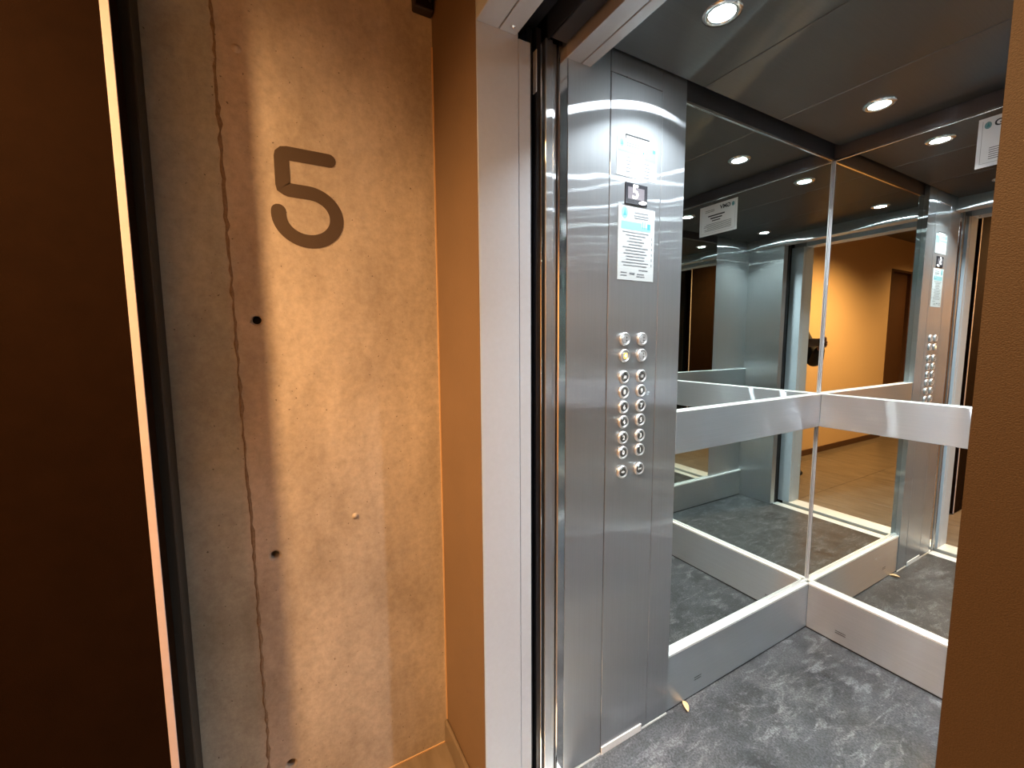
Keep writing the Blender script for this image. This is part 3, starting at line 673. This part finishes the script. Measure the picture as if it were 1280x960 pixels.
PC = Vector((0.40, -0.14, 0.0)); pf = Vector((-0.90, 0.43, 0)).normalized(); pr_ = Vector((pf.y, -pf.x, 0))
def P(x, y, z): return PC + pr_*x + pf*y + Vector((0, 0, z))
def G(a, b, c): return PM @ Vector((a, b, c))
def skin(name, verts, edges, m, parent=None, root=0, sub=2):
    me = bpy.data.meshes.new(name); me.from_pydata([v for v, r in verts], [], [])
    me.vertices[0].co = me.vertices[0].co
    me.clear_geometry(); me.from_pydata([tuple(v) for v, r in verts], edges, [])
    ob = bpy.data.objects.new(name, me); COL.objects.link(ob)
    md = ob.modifiers.new('Skin', 'SKIN'); md.use_smooth_shade = True
    for i, (v, r) in enumerate(verts):
        rr_ = r if isinstance(r, tuple) else (r, r)
        me.skin_vertices[0].data[i].radius = rr_; me.skin_vertices[0].data[i].use_root = (i == root)
    ss = ob.modifiers.new('Sub', 'SUBSURF'); ss.levels = sub; ss.render_levels = sub
    bpy.context.view_layer.update()
    m2 = bpy.data.meshes.new_from_object(ob.evaluated_get(bpy.context.evaluated_depsgraph_get()))
    bpy.data.objects.remove(ob)
    m2.materials.clear(); m2.materials.append(MAT[m])
    for p in m2.polygons: p.use_smooth = True
    o = bpy.data.objects.new(name, m2); COL.objects.link(o)
    if parent is not None: o.parent = parent
    return o
def chain(V, E, pts, start=None):
    last = start
    for v, r in pts:
        V.append((v, r)); i = len(V)-1
        if last is not None: E.append((last, i))
        last = i
    return last
def arm_points(s):
    # s=+1 right arm (far end of the phone), -1 left arm
    wr = G(s*0.112, -0.052, -0.075)
    return P(s*0.185, -0.01, 1.40), P(s*0.255, 0.10, 1.125), wr
body_t = thing('person', 'person in black jacket and dark jeans photographing the elevator with a phone', 'person')
V, E = [], []
pel = chain(V, E, [(P(0, 0, 0.94), 0.135)])
che = chain(V, E, [(P(0, 0, 1.10), 0.125), (P(0, -0.005, 1.27), 0.145), (P(0, -0.01, 1.38), 0.12)], pel)
nk = chain(V, E, [(P(0, 0.0, 1.475), 0.056), (P(0, 0.018, 1.535), 0.058)], che)
hd = chain(V, E, [(P(0, 0.035, 1.580), (0.078, 0.088)), (P(0, 0.032, 1.645), (0.088, 0.104)), (P(0, 0.025, 1.705), (0.080, 0.096))], nk)
for s in (-1, 1):
    hip = chain(V, E, [(P(s*0.095, 0, 0.86), 0.092), (P(s*0.105, 0.015, 0.50), 0.058), (P(s*0.11, -0.01, 0.30), 0.055), (P(s*0.115, -0.015, 0.085), 0.038)], pel)
    chain(V, E, [(P(s*0.125, 0.09, 0.045), 0.036), (P(s*0.13, 0.15, 0.035), 0.028)], hip)
    sh, el, wr = arm_points(s)
    w_ = chain(V, E, [(sh, 0.058), (el, 0.041), (wr, 0.025)], che)
    palm = chain(V, E, [(G(s*0.108, -0.020, -0.038), (0.030, 0.017))], w_)
    # index along the top edge, middle and ring folded at the end, little finger below them, thumb along the lower edge
    chain(V, E, [(G(s*0.104, 0.022, -0.016), 0.0098), (G(s*0.094, 0.046, -0.006), 0.0088), (G(s*0.066, 0.047, 0.000), 0.0078)], palm)
    chain(V, E, [(G(s*0.112, 0.006, -0.010), 0.0100), (G(s*0.100, 0.008, 0.004), 0.0090), (G(s*0.094, 0.004, 0.004), 0.0085)], palm)
    chain(V, E, [(G(s*0.114, -0.014, -0.010), 0.0096), (G(s*0.100, -0.014, 0.003), 0.0088), (G(s*0.094, -0.016, 0.003), 0.0082)], palm)
    chain(V, E, [(G(s*0.112, -0.034, -0.014), 0.0086), (G(s*0.098, -0.036, -0.002), 0.0078), (G(s*0.090, -0.036, 0.000), 0.0072)], palm)
    chain(V, E, [(G(s*0.090, -0.044, -0.034), 0.0120), (G(s*0.078, -0.050, -0.014), 0.0100), (G(s*0.058, -0.048, -0.004), 0.0086)], palm)
bo = skin('body', V, E, 'skin', body_t)
# jacket
V, E = [], []
j0 = chain(V, E, [(P(0, 0, 0.78), (0.185, 0.165)), (P(0, 0, 0.90), (0.180, 0.155)), (P(0, 0, 1.08), (0.165, 0.140)), (P(0, -0.005, 1.27), (0.185, 0.150)), (P(0, -0.01, 1.40), (0.150, 0.115))])
chain(V, E, [(P(0, -0.004, 1.47), 0.075), (P(0, 0.0, 1.505), 0.070)], j0)
for s in (-1, 1):
    sh, el, wr = arm_points(s)
    chain(V, E, [(sh, 0.080), (el, 0.070), (el.lerp(wr, 0.80), 0.042), (el.lerp(wr, 0.93), 0.040)], j0)
skin('jacket', V, E, 'jacket', body_t)
V, E = [], []
q0 = chain(V, E, [(P(0, 0, 1.02), (0.150, 0.125)), (P(0, 0, 0.92), (0.160, 0.135))])
for s in (-1, 1):
    chain(V, E, [(P(s*0.095, 0, 0.82), 0.108), (P(s*0.105, 0.015, 0.50), 0.078), (P(s*0.11, -0.01, 0.28), 0.068), (P(s*0.115, -0.015, 0.12), 0.066), (P(s*0.115, -0.012, 0.075), 0.064)], q0)
skin('trousers', V, E, 'jeans', body_t)
for s in (-1, 1):
    V, E = [], []
    chain(V, E, [(P(s*0.115, -0.045, 0.058), (0.046, 0.050)), (P(s*0.12, 0.03, 0.052), (0.046, 0.046)), (P(s*0.127, 0.11, 0.042), (0.048, 0.038)), (P(s*0.132, 0.165, 0.036), (0.040, 0.028))])
    skin('shoe', V, E, 'shoe', body_t)
V, E = [], []
chain(V, E, [(P(0, -0.045, 1.57), (0.062, 0.050)), (P(0, -0.028, 1.65), (0.082, 0.075)), (P(0, 0.000, 1.708), (0.084, 0.082)), (P(0, 0.062, 1.716), (0.066, 0.034))])
skin('hair', V, E, 'hair', body_t)
def ball(name, c, r, m, sc=(1, 1, 1)):
    bm = bmesh.new(); bmesh.ops.create_uvsphere(bm, u_segments=14, v_segments=10, radius=r)
    bm.transform(Matrix.Diagonal((*sc, 1)))
    B = Matrix((pr_, pf, Vector((0, 0, 1)))).transposed().to_4x4(); B.translation = c
    bm.transform(B); return mesh_obj(name, bm, m, body_t, True)
for s in (-1, 1):
    ball('eye', P(s*0.030, 0.118, 1.628), 0.011, 'eye'); ball('ear', P(s*0.080, 0.020, 1.62), 0.024, 'skin', (0.4, 0.8, 1.25))
    ball('eyebrow', P(s*0.031, 0.121, 1.648), 0.014, 'hair', (1.1, 0.4, 0.28))
ball('nose', P(0, 0.128, 1.602), 0.015, 'skin', (0.9, 1.2, 1.6)); ball('mouth', P(0, 0.116, 1.567), 0.018, 'lip', (1.2, 0.5, 0.35))
